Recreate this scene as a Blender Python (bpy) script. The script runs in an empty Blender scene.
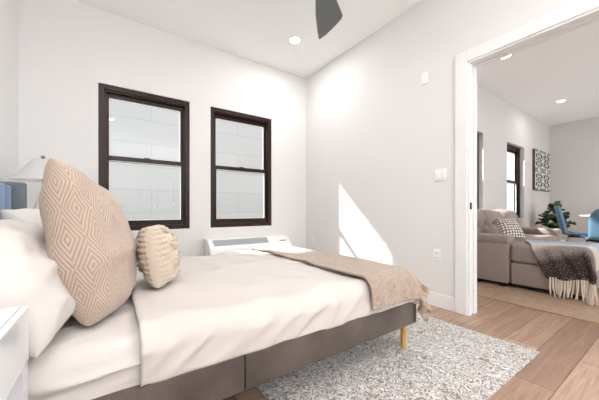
import bpy, bmesh, math, random
from mathutils import Vector, Matrix, noise
R = math.radians
S = bpy.context.scene
COL = S.collection
random.seed(7)

# ------------------------------------------------------------------ camera
cd = bpy.data.cameras.new('camera'); cam = bpy.data.objects.new('camera', cd); COL.objects.link(cam)
cam.location = (0, 0, 0.92); cam.rotation_euler = (R(90), 0, R(-34.5))
cd.sensor_width = 36; cd.lens = 274 / 599 * 36; cd.shift_y = 10 / 599; cd.clip_start = 0.02
S.camera = cam
# ------------------------------------------------------------------ sky and sun
W = bpy.data.worlds.new('world'); S.world = W; W.use_nodes = True
nt = W.node_tree; bg = nt.nodes['Background']
sky = nt.nodes.new('ShaderNodeTexSky'); sky.sky_type = 'HOSEK_WILKIE'; sky.turbidity = 4.0; sky.ground_albedo = 0.5
sky.sun_direction = Vector((-0.68, 0.81, 0.81)).normalized()
mixw = nt.nodes.new('ShaderNodeMixRGB'); mixw.inputs['Fac'].default_value = 0.75; mixw.inputs['Color2'].default_value = (0.92, 0.97, 1.0, 1)
nt.links.new(sky.outputs[0], mixw.inputs['Color1']); nt.links.new(mixw.outputs[0], bg.inputs['Color'])
bg.inputs['Strength'].default_value = 1.4
sd = bpy.data.lights.new('sun', 'SUN'); sd.energy = 10.0; sd.angle = R(2.2); sd.color = (1.0, 0.97, 0.93)
so = bpy.data.objects.new('sun', sd); COL.objects.link(so); so.location = (-4, 9, 9)
so.rotation_euler = Vector((0.68, -0.81, -0.81)).to_track_quat('-Z', 'Y').to_euler()
# ------------------------------------------------------------------ added fill lamps: an uplight behind the viewer, one at the living room window
def fill_lamp(name, loc, rot, sx, sy, power):
    ld = bpy.data.lights.new(name, 'AREA'); ld.shape = 'RECTANGLE'; ld.size = sx; ld.size_y = sy; ld.energy = power; ld.color = (0.94, 0.97, 1.0)
    lo = bpy.data.objects.new(name, ld); COL.objects.link(lo); lo.location = loc; lo.rotation_euler = rot; return lo
fill_lamp('added_uplight', (0.8, -4.0, 1.0), (R(180), R(-6), 0), 2.2, 2.0, 225)
fill_lamp('living_daylight_fill', (6.2, -3.15, 1.45), (R(90 + 14), 0, 0), 3.4, 2.0, 78)
# ------------------------------------------------------------------ exposure
DOWNLIGHT_BED = 8.0
FAN_FILL = 2.0
DOWNLIGHT_LIVING = 3.5
vs = S.view_settings; vs.view_transform = 'Standard'; vs.look = 'None'; vs.gamma = 1; vs.use_curve_mapping = False
vs.exposure = 0.45

# ================================================================== helpers
def srgb(r, g, b):
    f = lambda c: (c / 255 / 12.92) if c / 255 <= 0.04045 else ((c / 255 + 0.055) / 1.055) ** 2.4
    return (f(r), f(g), f(b), 1)

def new_mat(name):
    m = bpy.data.materials.new(name); m.use_nodes = True
    return m, m.node_tree, m.node_tree.nodes['Principled BSDF']

def node(nt, typ, **kw):
    n = nt.nodes.new(typ)
    for k, v in kw.items():
        if k in n.inputs: n.inputs[k].default_value = v
        else: setattr(n, k, v)
    return n

def mat(name, c, rough=0.6, bump=0.0, scale=40, var=0.0, metal=0.0, sheen=0.0, vscale=None, stretch=(1, 1, 1), spec=0.5, c2=None):
    m, nt, b = new_mat(name)
    b.inputs['Base Color'].default_value = c; b.inputs['Roughness'].default_value = rough
    b.inputs['Metallic'].default_value = metal; b.inputs['Specular IOR Level'].default_value = spec
    if sheen: b.inputs['Sheen Weight'].default_value = sheen; b.inputs['Sheen Roughness'].default_value = 0.4
    tc = node(nt, 'ShaderNodeTexCoord'); mp = node(nt, 'ShaderNodeMapping', Scale=stretch)
    nt.links.new(tc.outputs['Object'], mp.inputs[0])
    if bump:
        n = node(nt, 'ShaderNodeTexNoise', Scale=scale, Detail=3.0)
        bp = node(nt, 'ShaderNodeBump', Strength=bump, Distance=0.01)
        nt.links.new(mp.outputs[0], n.inputs['Vector']); nt.links.new(n.outputs[0], bp.inputs['Height'])
        nt.links.new(bp.outputs[0], b.inputs['Normal'])
    if var or c2:
        n = node(nt, 'ShaderNodeTexNoise', Scale=vscale or scale * 0.3, Detail=4.0)
        nt.links.new(mp.outputs[0], n.inputs['Vector'])
        mx = node(nt, 'ShaderNodeMixRGB')
        k = 1 - var
        mx.inputs['Color1'].default_value = c2 or (c[0] * k, c[1] * k, c[2] * k, 1)
        mx.inputs['Color2'].default_value = c if c2 else (min(1, c[0] / k), min(1, c[1] / k), min(1, c[2] / k), 1)
        cr = node(nt, 'ShaderNodeValToRGB'); cr.color_ramp.elements[0].position = 0.35; cr.color_ramp.elements[1].position = 0.65
        nt.links.new(n.outputs[0], cr.inputs[0]); nt.links.new(cr.outputs[0], mx.inputs['Fac'])
        nt.links.new(mx.outputs[0], b.inputs['Base Color'])
    return m

class MB:
    """collects geometry in world (or local) coordinates for ONE mesh"""
    def __init__(s): s.bm = bmesh.new()
    def box(s, x0, x1, y0, y1, z0, z1, bev=0.0, seg=2):
        t = bmesh.new(); bmesh.ops.create_cube(t, size=1)
        for v in t.verts:
            v.co = Vector(((x0 + x1) / 2 + v.co.x * (x1 - x0), (y0 + y1) / 2 + v.co.y * (y1 - y0), (z0 + z1) / 2 + v.co.z * (z1 - z0)))
        if bev:
            bmesh.ops.bevel(t, geom=list(t.edges), offset=bev, segments=seg, profile=0.5, affect='EDGES')
        s._merge(t); return s
    def _merge(s, t, M=None):
        if M is not None: bmesh.ops.transform(t, matrix=M, verts=list(t.verts))
        me = bpy.data.meshes.new('tmp'); t.to_mesh(me); t.free(); s.bm.from_mesh(me); bpy.data.meshes.remove(me)
    def tube(s, pts, rad, seg=10, cap=True):
        pts = [Vector(p) for p in pts]
        rads = rad if isinstance(rad, (list, tuple)) else [rad] * len(pts)
        rings = []
        for i, p in enumerate(pts):
            d = (pts[min(i + 1, len(pts) - 1)] - pts[max(i - 1, 0)]).normalized()
            a = d.cross(Vector((0, 0, 1)) if abs(d.z) < 0.9 else Vector((1, 0, 0))).normalized(); b = d.cross(a)
            rings.append([s.bm.verts.new(p + (a * math.cos(2 * math.pi * k / seg) + b * math.sin(2 * math.pi * k / seg)) * rads[i]) for k in range(seg)])
        for r0, r1 in zip(rings, rings[1:]):
            for k in range(seg):
                s.bm.faces.new((r0[k], r0[(k + 1) % seg], r1[(k + 1) % seg], r1[k]))
        if cap:
            s.bm.faces.new(rings[0][::-1]); s.bm.faces.new(rings[-1])
        return s
    def lathe(s, cx, cy, prof, seg=32, cap=True):
        rings = [[s.bm.verts.new((cx + r * math.cos(2 * math.pi * k / seg), cy + r * math.sin(2 * math.pi * k / seg), z)) for k in range(seg)] for r, z in prof]
        for r0, r1 in zip(rings, rings[1:]):
            for k in range(seg):
                s.bm.faces.new((r0[k], r0[(k + 1) % seg], r1[(k + 1) % seg], r1[k]))
        if cap:
            s.bm.faces.new(rings[0][::-1]); s.bm.faces.new(rings[-1])
        return s
    def prism(s, pts, vec):
        """polygon (list of 3D points) extruded by vec"""
        a = [s.bm.verts.new(p) for p in pts]; b = [s.bm.verts.new(Vector(p) + Vector(vec)) for p in pts]
        n = len(pts); s.bm.faces.new(a[::-1]); s.bm.faces.new(b)
        for i in range(n): s.bm.faces.new((a[i], a[(i + 1) % n], b[(i + 1) % n], b[i]))
        return s
    def grid(s, P):
        """P: rows of points"""
        V = [[s.bm.verts.new(p) for p in row] for row in P]
        for i in range(len(V) - 1):
            for j in range(len(V[0]) - 1):
                s.bm.faces.new((V[i][j], V[i][j + 1], V[i + 1][j + 1], V[i + 1][j]))
        return s
    def ball(s, c, r, sc=(1, 1, 1), seg=12):
        t = bmesh.new(); bmesh.ops.create_uvsphere(t, u_segments=seg, v_segments=max(6, seg // 2), radius=r)
        s._merge(t, Matrix.Translation(c) @ Matrix.Diagonal((*sc, 1))); return s
    def build(s, name, m, parent=None, smooth=True, recalc=True, ang=40):
        bm = s.bm
        if recalc: bmesh.ops.recalc_face_normals(bm, faces=list(bm.faces))
        off = Vector((0, 0, 0)); p = parent
        while p is not None: off += p.location; p = p.parent
        if off.length: bmesh.ops.translate(bm, vec=-off, verts=list(bm.verts))
        me = bpy.data.meshes.new(name); bm.to_mesh(me); bm.free()
        if smooth:
            for f in me.polygons: f.use_smooth = True
            try: me.set_sharp_from_angle(angle=R(ang))
            except Exception: pass
        if m: me.materials.append(m)
        o = bpy.data.objects.new(name, me); COL.objects.link(o)
        if parent is not None: o.parent = parent
        return o

def tag(o, label, cat, group=None, kind=None):
    o['label'] = label; o['category'] = cat
    if group: o['group'] = group
    if kind: o['kind'] = kind
    return o

def thing(name, loc, label, cat, group=None, kind=None):
    o = bpy.data.objects.new(name, None); COL.objects.link(o); o.location = loc; o.empty_display_size = 0.1
    return tag(o, label, cat, group, kind)

def copy_tree(o, parent=None):
    c = o.copy(); COL.objects.link(c); c.parent = parent
    if o.type == 'LIGHT': c.data = o.data
    for ch in list(o.children): copy_tree(ch, c)
    return c

def solid(o, t, off=-1):
    md = o.modifiers.new('thickness', 'SOLIDIFY'); md.thickness = t; md.offset = off
    return o

def fbm(x, y, z=0.0, o=3):
    v = 0; a = 1
    for i in range(o):
        v += a * noise.noise(Vector((x, y, z))); x *= 2; y *= 2; z *= 2; a *= 0.5
    return v

# ================================================================== materials
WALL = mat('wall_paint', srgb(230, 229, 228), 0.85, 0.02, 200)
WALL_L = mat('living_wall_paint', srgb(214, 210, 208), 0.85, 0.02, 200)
DIM_WALL = mat('dimmed_rear_wall', srgb(150, 145, 141), 0.85, 0.02, 200)  # unseen rear wall, darkened to cut bounce onto the bed side
CEIL = mat('ceiling_paint', srgb(250, 250, 250), 0.9, 0.02, 200)
TRIM = mat('white_trim_paint', srgb(238, 238, 238), 0.4)
BROWN = mat('dark_bronze_frame', srgb(42, 23, 17), 0.35, 0.0, spec=0.35)
PLASTIC = mat('white_plastic', srgb(243, 243, 241), 0.35)
GREYPL = mat('grey_plastic', srgb(186, 188, 190), 0.4)
DARKPL = mat('dark_plastic', srgb(40, 40, 42), 0.4)
SHEET = mat('white_sheet_cotton', srgb(215, 209, 205), 0.85, 0.08, 260, sheen=0.1)
DUVET = mat('white_duvet_cotton', srgb(211, 204, 198), 0.85, 0.08, 260, sheen=0.1)
PCASE = mat('white_pillowcase_cotton', srgb(217, 212, 208), 0.85, 0.08, 260, sheen=0.1)
RAILF = mat('taupe_velvet', srgb(90, 80, 74), 0.85, 0.25, 90, var=0.2, vscale=7, sheen=0.12)
BLUEF = mat('blue_velvet', srgb(116, 146, 178), 0.8, 0.1, 120, var=0.08, vscale=9, sheen=0.3)
GREYF = mat('slate_velvet', srgb(104, 112, 120), 0.8, 0.1, 120, var=0.1, vscale=9, sheen=0.25)
OAK = mat('pale_oak', srgb(205, 160, 98), 0.45, 0.08, 60, var=0.1, vscale=8, stretch=(8, 8, 1))
GLOSSW = mat('glossy_white_lacquer', srgb(226, 232, 236), 0.12, spec=0.7)
ORANGE = mat('tan_edge_banding', srgb(205, 150, 105), 0.5)
METAL = mat('brushed_metal', srgb(150, 148, 146), 0.3, metal=0.9)
BLACK = mat('black_paint', srgb(22, 22, 22), 0.5)
FAN = mat('charcoal_blade', srgb(102, 106, 108), 0.5)
SOFA = mat('taupe_linen_upholstery', srgb(150, 136, 128), 0.9, 0.2, 300, var=0.06, vscale=120, sheen=0.15)
CHAIRB = mat('blue_fabric', srgb(86, 122, 148), 0.75, 0.1, 200, sheen=0.2)
BEECH = mat('light_beech', srgb(214, 178, 140), 0.5)
LEAF = mat('fiddle_leaf_green', srgb(44, 66, 26), 0.4, var=0.3, vscale=9)
STEM = mat('brown_stem', srgb(90, 70, 50), 0.8)
POTM = mat('white_ceramic_pot', srgb(225, 222, 216), 0.4)
SOIL = mat('dark_soil', srgb(50, 38, 30), 0.95, 0.5, 60)
WOODD = mat('walnut_edge', srgb(96, 62, 42), 0.5, var=0.15, vscale=20)
SUBB = mat('black_dust_cover', srgb(30, 29, 29), 0.9)

def glass_mat():
    m, nt, b = new_mat('window_glass'); nt.nodes.remove(b)
    tr = node(nt, 'ShaderNodeBsdfTransparent'); tr.inputs[0].default_value = (0.97, 0.985, 0.985, 1)
    gl = node(nt, 'ShaderNodeBsdfGlossy', Roughness=0.01)
    lw = node(nt, 'ShaderNodeFresnel', IOR=1.45); mx = node(nt, 'ShaderNodeMixShader')
    geo = node(nt, 'ShaderNodeNewGeometry'); fr = node(nt, 'ShaderNodeMath', operation='SUBTRACT'); fr.inputs[0].default_value = 1.0
    ml = node(nt, 'ShaderNodeMath', operation='MULTIPLY')     # the mirror image forms on the outer face of each side only
    nt.links.new(geo.outputs['Backfacing'], fr.inputs[1]); nt.links.new(fr.outputs[0], ml.inputs[0]); nt.links.new(lw.outputs[0], ml.inputs[1])
    nt.links.new(ml.outputs[0], mx.inputs[0]); nt.links.new(tr.outputs[0], mx.inputs[1]); nt.links.new(gl.outputs[0], mx.inputs[2])
    nt.links.new(mx.outputs[0], nt.nodes['Material Output'].inputs[0]); return m
GLASS = glass_mat()

def emit_mat(name, c, s):
    m, nt, b = new_mat(name)
    b.inputs['Base Color'].default_value = (1, 1, 1, 1)
    b.inputs['Emission Color'].default_value = c; b.inputs['Emission Strength'].default_value = s
    return m
LENS = emit_mat('lit_downlight_lens', (1, 0.98, 0.95, 1), 6.0)

def shade_mat():
    m, nt, b = new_mat('white_linen_shade')
    b.inputs['Base Color'].default_value = srgb(244, 244, 242); b.inputs['Roughness'].default_value = 0.9
    t = node(nt, 'ShaderNodeBsdfTranslucent'); t.inputs[0].default_value = (0.9, 0.9, 0.88, 1)
    mx = node(nt, 'ShaderNodeMixShader'); mx.inputs[0].default_value = 0.5
    nt.links.new(b.outputs[0], mx.inputs[1]); nt.links.new(t.outputs[0], mx.inputs[2])
    nt.links.new(mx.outputs[0], nt.nodes['Material Output'].inputs[0]); return m
SHADE = shade_mat()

def floor_mat():
    m, nt, b = new_mat('oak_plank_floor'); L = nt.links.new
    tc = node(nt, 'ShaderNodeTexCoord'); mp = node(nt, 'ShaderNodeMapping'); mp.inputs['Location'].default_value = (0.35, -0.03, 0)
    L(tc.outputs['Object'], mp.inputs[0])
    br = node(nt, 'ShaderNodeTexBrick', Scale=1.0); br.offset = 0.37; br.offset_frequency = 2; br.squash = 1
    br.inputs['Brick Width'].default_value = 1.35; br.inputs['Row Height'].default_value = 0.19
    br.inputs['Mortar Size'].default_value = 0.0022; br.inputs['Mortar Smooth'].default_value = 0.1; br.inputs['Bias'].default_value = 0.0
    br.inputs['Color1'].default_value = srgb(198, 170, 150); br.inputs['Color2'].default_value = srgb(152, 122, 102); br.inputs['Mortar'].default_value = srgb(104, 80, 64)
    L(mp.outputs[0], br.inputs['Vector'])
    mg = node(nt, 'ShaderNodeMapping', Scale=(1.6, 22, 1)); L(tc.outputs['Object'], mg.inputs[0])
    n = node(nt, 'ShaderNodeTexNoise', Scale=1.6, Detail=6.0, Distortion=1.2); L(mg.outputs[0], n.inputs['Vector'])
    cr = node(nt, 'ShaderNodeValToRGB'); cr.color_ramp.elements[0].position = 0.3; cr.color_ramp.elements[1].position = 0.75
    cr.color_ramp.elements[0].color = (0.70, 0.66, 0.63, 1); cr.color_ramp.elements[1].color = (1.12, 1.1, 1.08, 1)
    L(n.outputs[0], cr.inputs[0])
    mx = node(nt, 'ShaderNodeMixRGB', blend_type='MULTIPLY'); mx.inputs['Fac'].default_value = 1
    L(br.outputs['Color'], mx.inputs['Color1']); L(cr.outputs[0], mx.inputs['Color2']); L(mx.outputs[0], b.inputs['Base Color'])
    b.inputs['Roughness'].default_value = 0.36
    bp = node(nt, 'ShaderNodeBump', Strength=0.25, Distance=0.002); iv = node(nt, 'ShaderNodeInvert'); L(br.outputs['Fac'], iv.inputs['Color'])
    L(iv.outputs[0], bp.inputs['Height']); L(bp.outputs[0], b.inputs['Normal'])
    return m
FLOOR = floor_mat()

def block_mat():
    m, nt, b = new_mat('white_painted_block'); L = nt.links.new
    tc = node(nt, 'ShaderNodeTexCoord'); mp = node(nt, 'ShaderNodeMapping'); mp.inputs['Rotation'].default_value = (R(-90), 0, 0)
    mp.inputs['Location'].default_value = (0.25, 0.1, 0)
    L(tc.outputs['Object'], mp.inputs[0])
    br = node(nt, 'ShaderNodeTexBrick', Scale=1.0); br.offset = 0.5
    br.inputs['Brick Width'].default_value = 1.9; br.inputs['Row Height'].default_value = 0.48
    br.inputs['Mortar Size'].default_value = 0.008; br.inputs['Mortar Smooth'].default_value = 0.3
    br.inputs['Color1'].default_value = srgb(192, 190, 189); br.inputs['Color2'].default_value = srgb(187, 185, 184); br.inputs['Mortar'].default_value = srgb(172, 171, 170)
    L(mp.outputs[0], br.inputs['Vector']); L(br.outputs['Color'], b.inputs['Base Color'])
    b.inputs['Roughness'].default_value = 0.9
    return m
BLOCK = block_mat()

def damask_mat(name, light, dark, scale, lo, hi, bump=0.3, mirror=False):
    m, nt, b = new_mat(name); L = nt.links.new
    tc = node(nt, 'ShaderNodeTexCoord'); src = tc.outputs['Object']
    if mirror:
        sx = node(nt, 'ShaderNodeSeparateXYZ'); L(src, sx.inputs[0]); cx = node(nt, 'ShaderNodeCombineXYZ')
        for i, per in ((0, 0.27), (2, 0.23)):
            pp = node(nt, 'ShaderNodeMath', operation='PINGPONG'); pp.inputs[1].default_value = per
            L(sx.outputs[i], pp.inputs[0]); L(pp.outputs[0], cx.inputs[i])
        src = cx.outputs[0]
    n0 = node(nt, 'ShaderNodeTexNoise', Scale=scale * 0.5, Detail=1.0); L(src, n0.inputs['Vector'])
    ad = node(nt, 'ShaderNodeMixRGB', blend_type='ADD'); ad.inputs['Fac'].default_value = 2.2 / scale
    L(src, ad.inputs['Color1']); L(n0.outputs['Color'], ad.inputs['Color2'])
    v = node(nt, 'ShaderNodeTexVoronoi', Scale=scale, feature='DISTANCE_TO_EDGE'); L(ad.outputs[0], v.inputs['Vector'])
    n1 = node(nt, 'ShaderNodeTexNoise', Scale=scale * 1.7, Detail=2.0, Distortion=1.5); L(src, n1.inputs['Vector'])
    mu = node(nt, 'ShaderNodeMath', operation='MULTIPLY'); L(v.outputs['Distance'], mu.inputs[0]); L(n1.outputs[0], mu.inputs[1])
    cr = node(nt, 'ShaderNodeValToRGB'); cr.color_ramp.elements[0].position = lo; cr.color_ramp.elements[1].position = hi
    cr.color_ramp.elements[0].color = dark; cr.color_ramp.elements[1].color = light
    L(mu.outputs[0], cr.inputs[0]); L(cr.outputs[0], b.inputs['Base Color']); b.inputs['Roughness'].default_value = 0.95
    n2 = node(nt, 'ShaderNodeTexNoise', Scale=220.0, Detail=2.0); L(tc.outputs['Object'], n2.inputs['Vector'])
    bp = node(nt, 'ShaderNodeBump', Strength=bump, Distance=0.006); L(n2.outputs[0], bp.inputs['Height']); L(bp.outputs[0], b.inputs['Normal'])
    return m
def swirl_mat(name, light, dark):
    """curling scrolls: contour bands of a warped noise field"""
    m, nt, b = new_mat(name); L = nt.links.new
    tc = node(nt, 'ShaderNodeTexCoord'); src = tc.outputs['Object']
    n = node(nt, 'ShaderNodeTexNoise', Scale=15.0, Detail=1.5, Distortion=1.6); L(src, n.inputs['Vector'])
    mu = node(nt, 'ShaderNodeMath', operation='MULTIPLY'); mu.inputs[1].default_value = 52.0; L(n.outputs[0], mu.inputs[0])
    si = node(nt, 'ShaderNodeMath', operation='SINE'); L(mu.outputs[0], si.inputs[0])
    n1 = node(nt, 'ShaderNodeTexNoise', Scale=45.0, Detail=2.0); L(src, n1.inputs['Vector'])
    ma = node(nt, 'ShaderNodeMath', operation='MULTIPLY_ADD'); ma.inputs[1].default_value = 2.6; L(n1.outputs[0], ma.inputs[0]); L(si.outputs[0], ma.inputs[2])
    cr = node(nt, 'ShaderNodeValToRGB'); cr.color_ramp.elements[0].position = 0.30; cr.color_ramp.elements[1].position = 0.62
    cr.color_ramp.elements[0].color = dark; cr.color_ramp.elements[1].color = light
    hf = node(nt, 'ShaderNodeMath', operation='MULTIPLY'); hf.inputs[1].default_value = 0.36; L(ma.outputs[0], hf.inputs[0])
    L(hf.outputs[0], cr.inputs[0]); L(cr.outputs[0], b.inputs['Base Color']); b.inputs['Roughness'].default_value = 0.95
    n2 = node(nt, 'ShaderNodeTexNoise', Scale=220.0, Detail=2.0); L(src, n2.inputs['Vector'])
    bp = node(nt, 'ShaderNodeBump', Strength=0.3, Distance=0.006); L(n2.outputs[0], bp.inputs['Height']); L(bp.outputs[0], b.inputs['Normal'])
    return m
RUG = swirl_mat('ivory_grey_scroll_rug', srgb(214, 211, 208), srgb(138, 129, 122))
ARTM = damask_mat('black_white_scroll_print', srgb(20, 20, 20), srgb(225, 225, 220), 9, 0.035, 0.06, 0.05, mirror=True)
JUTE = mat('tan_woven_rug', srgb(172, 145, 122), 0.95, 0.5, 120, var=0.12, vscale=30)

def chevron_mat():
    """nested diamonds woven in the cloth, from the cushion's own uv"""
    m, nt, b = new_mat('beige_diamond_weave'); L = nt.links.new
    tc = node(nt, 'ShaderNodeTexCoord'); sx = node(nt, 'ShaderNodeSeparateXYZ'); L(tc.outputs['UV'], sx.inputs[0])
    p = []
    for i, per in ((0, 0.05), (1, 0.095)):
        q = node(nt, 'ShaderNodeMath', operation='PINGPONG'); q.inputs[1].default_value = per; L(sx.outputs[i], q.inputs[0])
        d = node(nt, 'ShaderNodeMath', operation='MULTIPLY'); d.inputs[1].default_value = 0.05 / per; L(q.outputs[0], d.inputs[0]); p.append(d)
    a = node(nt, 'ShaderNodeMath', operation='ADD'); L(p[0].outputs[0], a.inputs[0]); L(p[1].outputs[0], a.inputs[1])
    s = node(nt, 'ShaderNodeMath', operation='MULTIPLY'); s.inputs[1].default_value = 6.2832 / 0.0125; L(a.outputs[0], s.inputs[0])
    si = node(nt, 'ShaderNodeMath', operation='SINE'); L(s.outputs[0], si.inputs[0])
    cr = node(nt, 'ShaderNodeValToRGB'); cr.color_ramp.elements[0].position = 0.25; cr.color_ramp.elements[1].position = 0.65
    mr = node(nt, 'ShaderNodeMath', operation='MULTIPLY_ADD'); mr.inputs[1].default_value = 0.5; mr.inputs[2].default_value = 0.5; L(si.outputs[0], mr.inputs[0])
    cr.color_ramp.elements[0].color = srgb(178, 155, 139); cr.color_ramp.elements[1].color = srgb(202, 183, 168)
    L(mr.outputs[0], cr.inputs[0]); L(cr.outputs[0], b.inputs['Base Color'])
    bp = node(nt, 'ShaderNodeBump', Strength=0.5, Distance=0.004); L(mr.outputs[0], bp.inputs['Height']); L(bp.outputs[0], b.inputs['Normal'])
    b.inputs['Roughness'].default_value = 0.9; b.inputs['Sheen Weight'].default_value = 0.2
    return m
CHEV = chevron_mat()
KNIT = mat('cream_chunky_knit', srgb(206, 191, 174), 0.95, 0.2, 160, sheen=0.15)
FLEECE = mat('beige_fleece', srgb(178, 159, 142), 0.95, 0.8, 130, var=0.14, vscale=60, sheen=0.35)

def dots_mat():
    m, nt, b = new_mat('grey_dotted_fabric'); L = nt.links.new
    tc = node(nt, 'ShaderNodeTexCoord'); mp = node(nt, 'ShaderNodeMapping', Scale=(26, 26, 26)); L(tc.outputs['UV'], mp.inputs[0])
    v = node(nt, 'ShaderNodeTexVoronoi', Scale=1.0, Randomness=0.15); L(mp.outputs[0], v.inputs['Vector'])
    cr = node(nt, 'ShaderNodeValToRGB'); cr.color_ramp.interpolation = 'CONSTANT'
    cr.color_ramp.elements[0].color = srgb(228, 220, 212); cr.color_ramp.elements[1].position = 0.36; cr.color_ramp.elements[1].color = srgb(128, 112, 104)
    L(v.outputs['Distance'], cr.inputs[0]); L(cr.outputs[0], b.inputs['Base Color']); b.inputs['Roughness'].default_value = 0.9
    return m
DOTS = dots_mat()

def stripes_mat():
    m, nt, b = new_mat('striped_wool_throw'); L = nt.links.new
    tc = node(nt, 'ShaderNodeTexCoord'); sx = node(nt, 'ShaderNodeSeparateXYZ'); L(tc.outputs['UV'], sx.inputs[0])
    n = node(nt, 'ShaderNodeTexNoise', Scale=60.0, Detail=3.0); L(tc.outputs['UV'], n.inputs['Vector'])
    ma = node(nt, 'ShaderNodeMath', operation='MULTIPLY_ADD'); ma.inputs[1].default_value = 0.14; L(n.outputs[0], ma.inputs[0])
    sub = node(nt, 'ShaderNodeMath', operation='SUBTRACT'); sub.inputs[1].default_value = 0.07; L(sx.outputs[1], sub.inputs[0]); L(sub.outputs[0], ma.inputs[2])
    cr = node(nt, 'ShaderNodeValToRGB'); e = cr.color_ramp.elements
    stops = [(0.0, (168, 183, 208)), (0.36, (186, 197, 216)), (0.41, (226, 215, 205)), (0.57, (218, 204, 192)), (0.62, (150, 140, 135)), (0.71, (132, 124, 120)), (0.77, (62, 50, 48)), (0.9, (48, 38, 38)), (1.0, (60, 48, 46))]
    e[0].position, e[0].color = stops[0][0], srgb(*stops[0][1]); e[1].position, e[1].color = 1.0, srgb(*stops[-1][1])
    for p, c in stops[1:-1]:
        q = e.new(p); q.color = srgb(*c)
    L(ma.outputs[0], cr.inputs[0]); b.inputs['Roughness'].default_value = 0.95
    n3 = node(nt, 'ShaderNodeTexNoise', Scale=75.0, Detail=2.0); L(tc.outputs['UV'], n3.inputs['Vector'])
    c3 = node(nt, 'ShaderNodeValToRGB'); c3.color_ramp.elements[0].position = 0.56; c3.color_ramp.elements[1].position = 0.70; c3.color_ramp.elements[1].color = (0.6, 0.6, 0.6, 1)
    L(n3.outputs[0], c3.inputs[0]); m3 = node(nt, 'ShaderNodeMixRGB'); m3.inputs['Color2'].default_value = srgb(200, 186, 174)
    L(c3.outputs[0], m3.inputs['Fac']); L(cr.outputs[0], m3.inputs['Color1']); L(m3.outputs[0], b.inputs['Base Color'])   # pale flecks in the yarn
    n2 = node(nt, 'ShaderNodeTexNoise', Scale=140.0); L(tc.outputs['UV'], n2.inputs['Vector'])
    bp = node(nt, 'ShaderNodeBump', Strength=0.8, Distance=0.01); L(n2.outputs[0], bp.inputs['Height']); L(bp.outputs[0], b.inputs['Normal'])
    return m
STRIPE = stripes_mat()
FRINGE = mat('cream_wool_fringe', srgb(226, 210, 194), 0.95)

# ================================================================== the setting
XL, XR, YB, YF, HC = -0.704, 2.564, 3.548, -5.4, 3.02     # bedroom, made deeper behind the viewer to even out the light
XR2 = 2.70                                                 # far face of the partition
LX, LY, LYF = 9.02, 2.11, -3.2                             # living room
ST = 'structure'
def struct(mb, name, m, label, cat, smooth=False):
    return tag(mb.build(name, m, smooth=smooth), label, cat, kind=ST)

mb = MB().box(XL - 0.15, LX + 0.15, YF - 0.15, YB + 0.2, -0.12, 0.0)
struct(mb, 'floor', FLOOR, 'light brown oak plank floor running through both rooms', 'floor')
struct(MB().box(XL - 0.15, XR2, YF - 0.15, YB + 0.2, HC, HC + 0.15), 'ceiling', CEIL, 'flat white bedroom ceiling with the fan and recessed lights', 'ceiling')
struct(MB().box(XR2, LX + 0.15, LYF - 0.15, LY + 0.15, HC, HC + 0.15), 'ceiling_beyond', CEIL, 'flat white ceiling of the living room beyond the doorway', 'ceiling')
struct(MB().box(XL - 0.15, XL, YF - 0.15, YB + 0.2, 0, HC), 'wall_left', WALL, 'off white wall behind the headboard', 'wall')
def wall_hole(x0, x1, y0, y1, a, b, z0, z1):
    return MB().box(x0, a, y0, y1, 0, HC).box(b, x1, y0, y1, 0, HC).box(a, b, y0, y1, 0, z0).box(a, b, y0, y1, z1, HC)
struct(wall_hole(XL, XR2, YF - 0.15, YF, 1.0, 2.2, 0.9, 2.3), 'wall_front', DIM_WALL, 'unseen bedroom wall behind the viewer, darkened to cut bounced light', 'wall')

WIN = [(-0.111, 0.798), (1.052, 1.942)]; WZ0, WZ1 = 0.692, 2.255
def wall_with_holes(x0, x1, y0, y1, holes, z0, z1):
    mb = MB(); xs = x0
    for a, b in holes:
        mb.box(xs, a, y0, y1, 0, HC); mb.box(a, b, y0, y1, 0, z0); mb.box(a, b, y0, y1, z1, HC); xs = b
    mb.box(xs, x1, y0, y1, 0, HC); return mb
struct(wall_with_holes(XL, XR2, YB, YB + 0.2, WIN, WZ0, WZ1), 'wall_back', WALL, 'off white wall with the two dark framed windows', 'wall')
DY0, DY1, DZ = -1.0, 1.14, 2.21          # door opening in the partition
mb = MB().box(XR, XR2, DY1, YB, 0, HC).box(XR, XR2, DY0, DY1, DZ, HC).box(XR, XR2, YF - 0.15, DY0, 0, HC)
struct(mb, 'wall_right', WALL, 'off white partition wall with the wide doorway and sunlight patch', 'wall')
LWIN = [(4.37, 5.32), (6.35, 7.30)]
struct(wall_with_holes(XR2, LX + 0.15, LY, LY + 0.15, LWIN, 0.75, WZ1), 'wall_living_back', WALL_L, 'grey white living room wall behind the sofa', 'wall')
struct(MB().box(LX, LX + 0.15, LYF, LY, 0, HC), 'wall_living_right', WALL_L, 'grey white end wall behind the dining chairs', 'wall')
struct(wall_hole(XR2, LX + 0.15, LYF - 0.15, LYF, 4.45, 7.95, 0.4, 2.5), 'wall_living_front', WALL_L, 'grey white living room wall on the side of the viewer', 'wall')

# baseboards
BH, BT = 0.125, 0.014
def base(name, x0, x1, y0, y1, label):
    struct(MB().box(x0, x1, y0, y1, 0, BH, 0.003), name, TRIM, label, 'baseboard')
base('baseboard_right', XR - BT, XR, DY1 + 0.098, YB, 'white baseboard under the sunlit wall')
base('baseboard_back', XL, XR - BT, YB - BT, YB, 'white baseboard under the two windows')
base('baseboard_left', XL, XL + BT, YF, YB - BT, 'white baseboard behind the bed head')
base('baseboard_living_back', XR2, LX - BT, LY - BT, LY, 'white baseboard behind the sofa')
base('baseboard_living_right', LX - BT, LX, LYF, LY, 'white baseboard behind the dining chairs')

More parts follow.
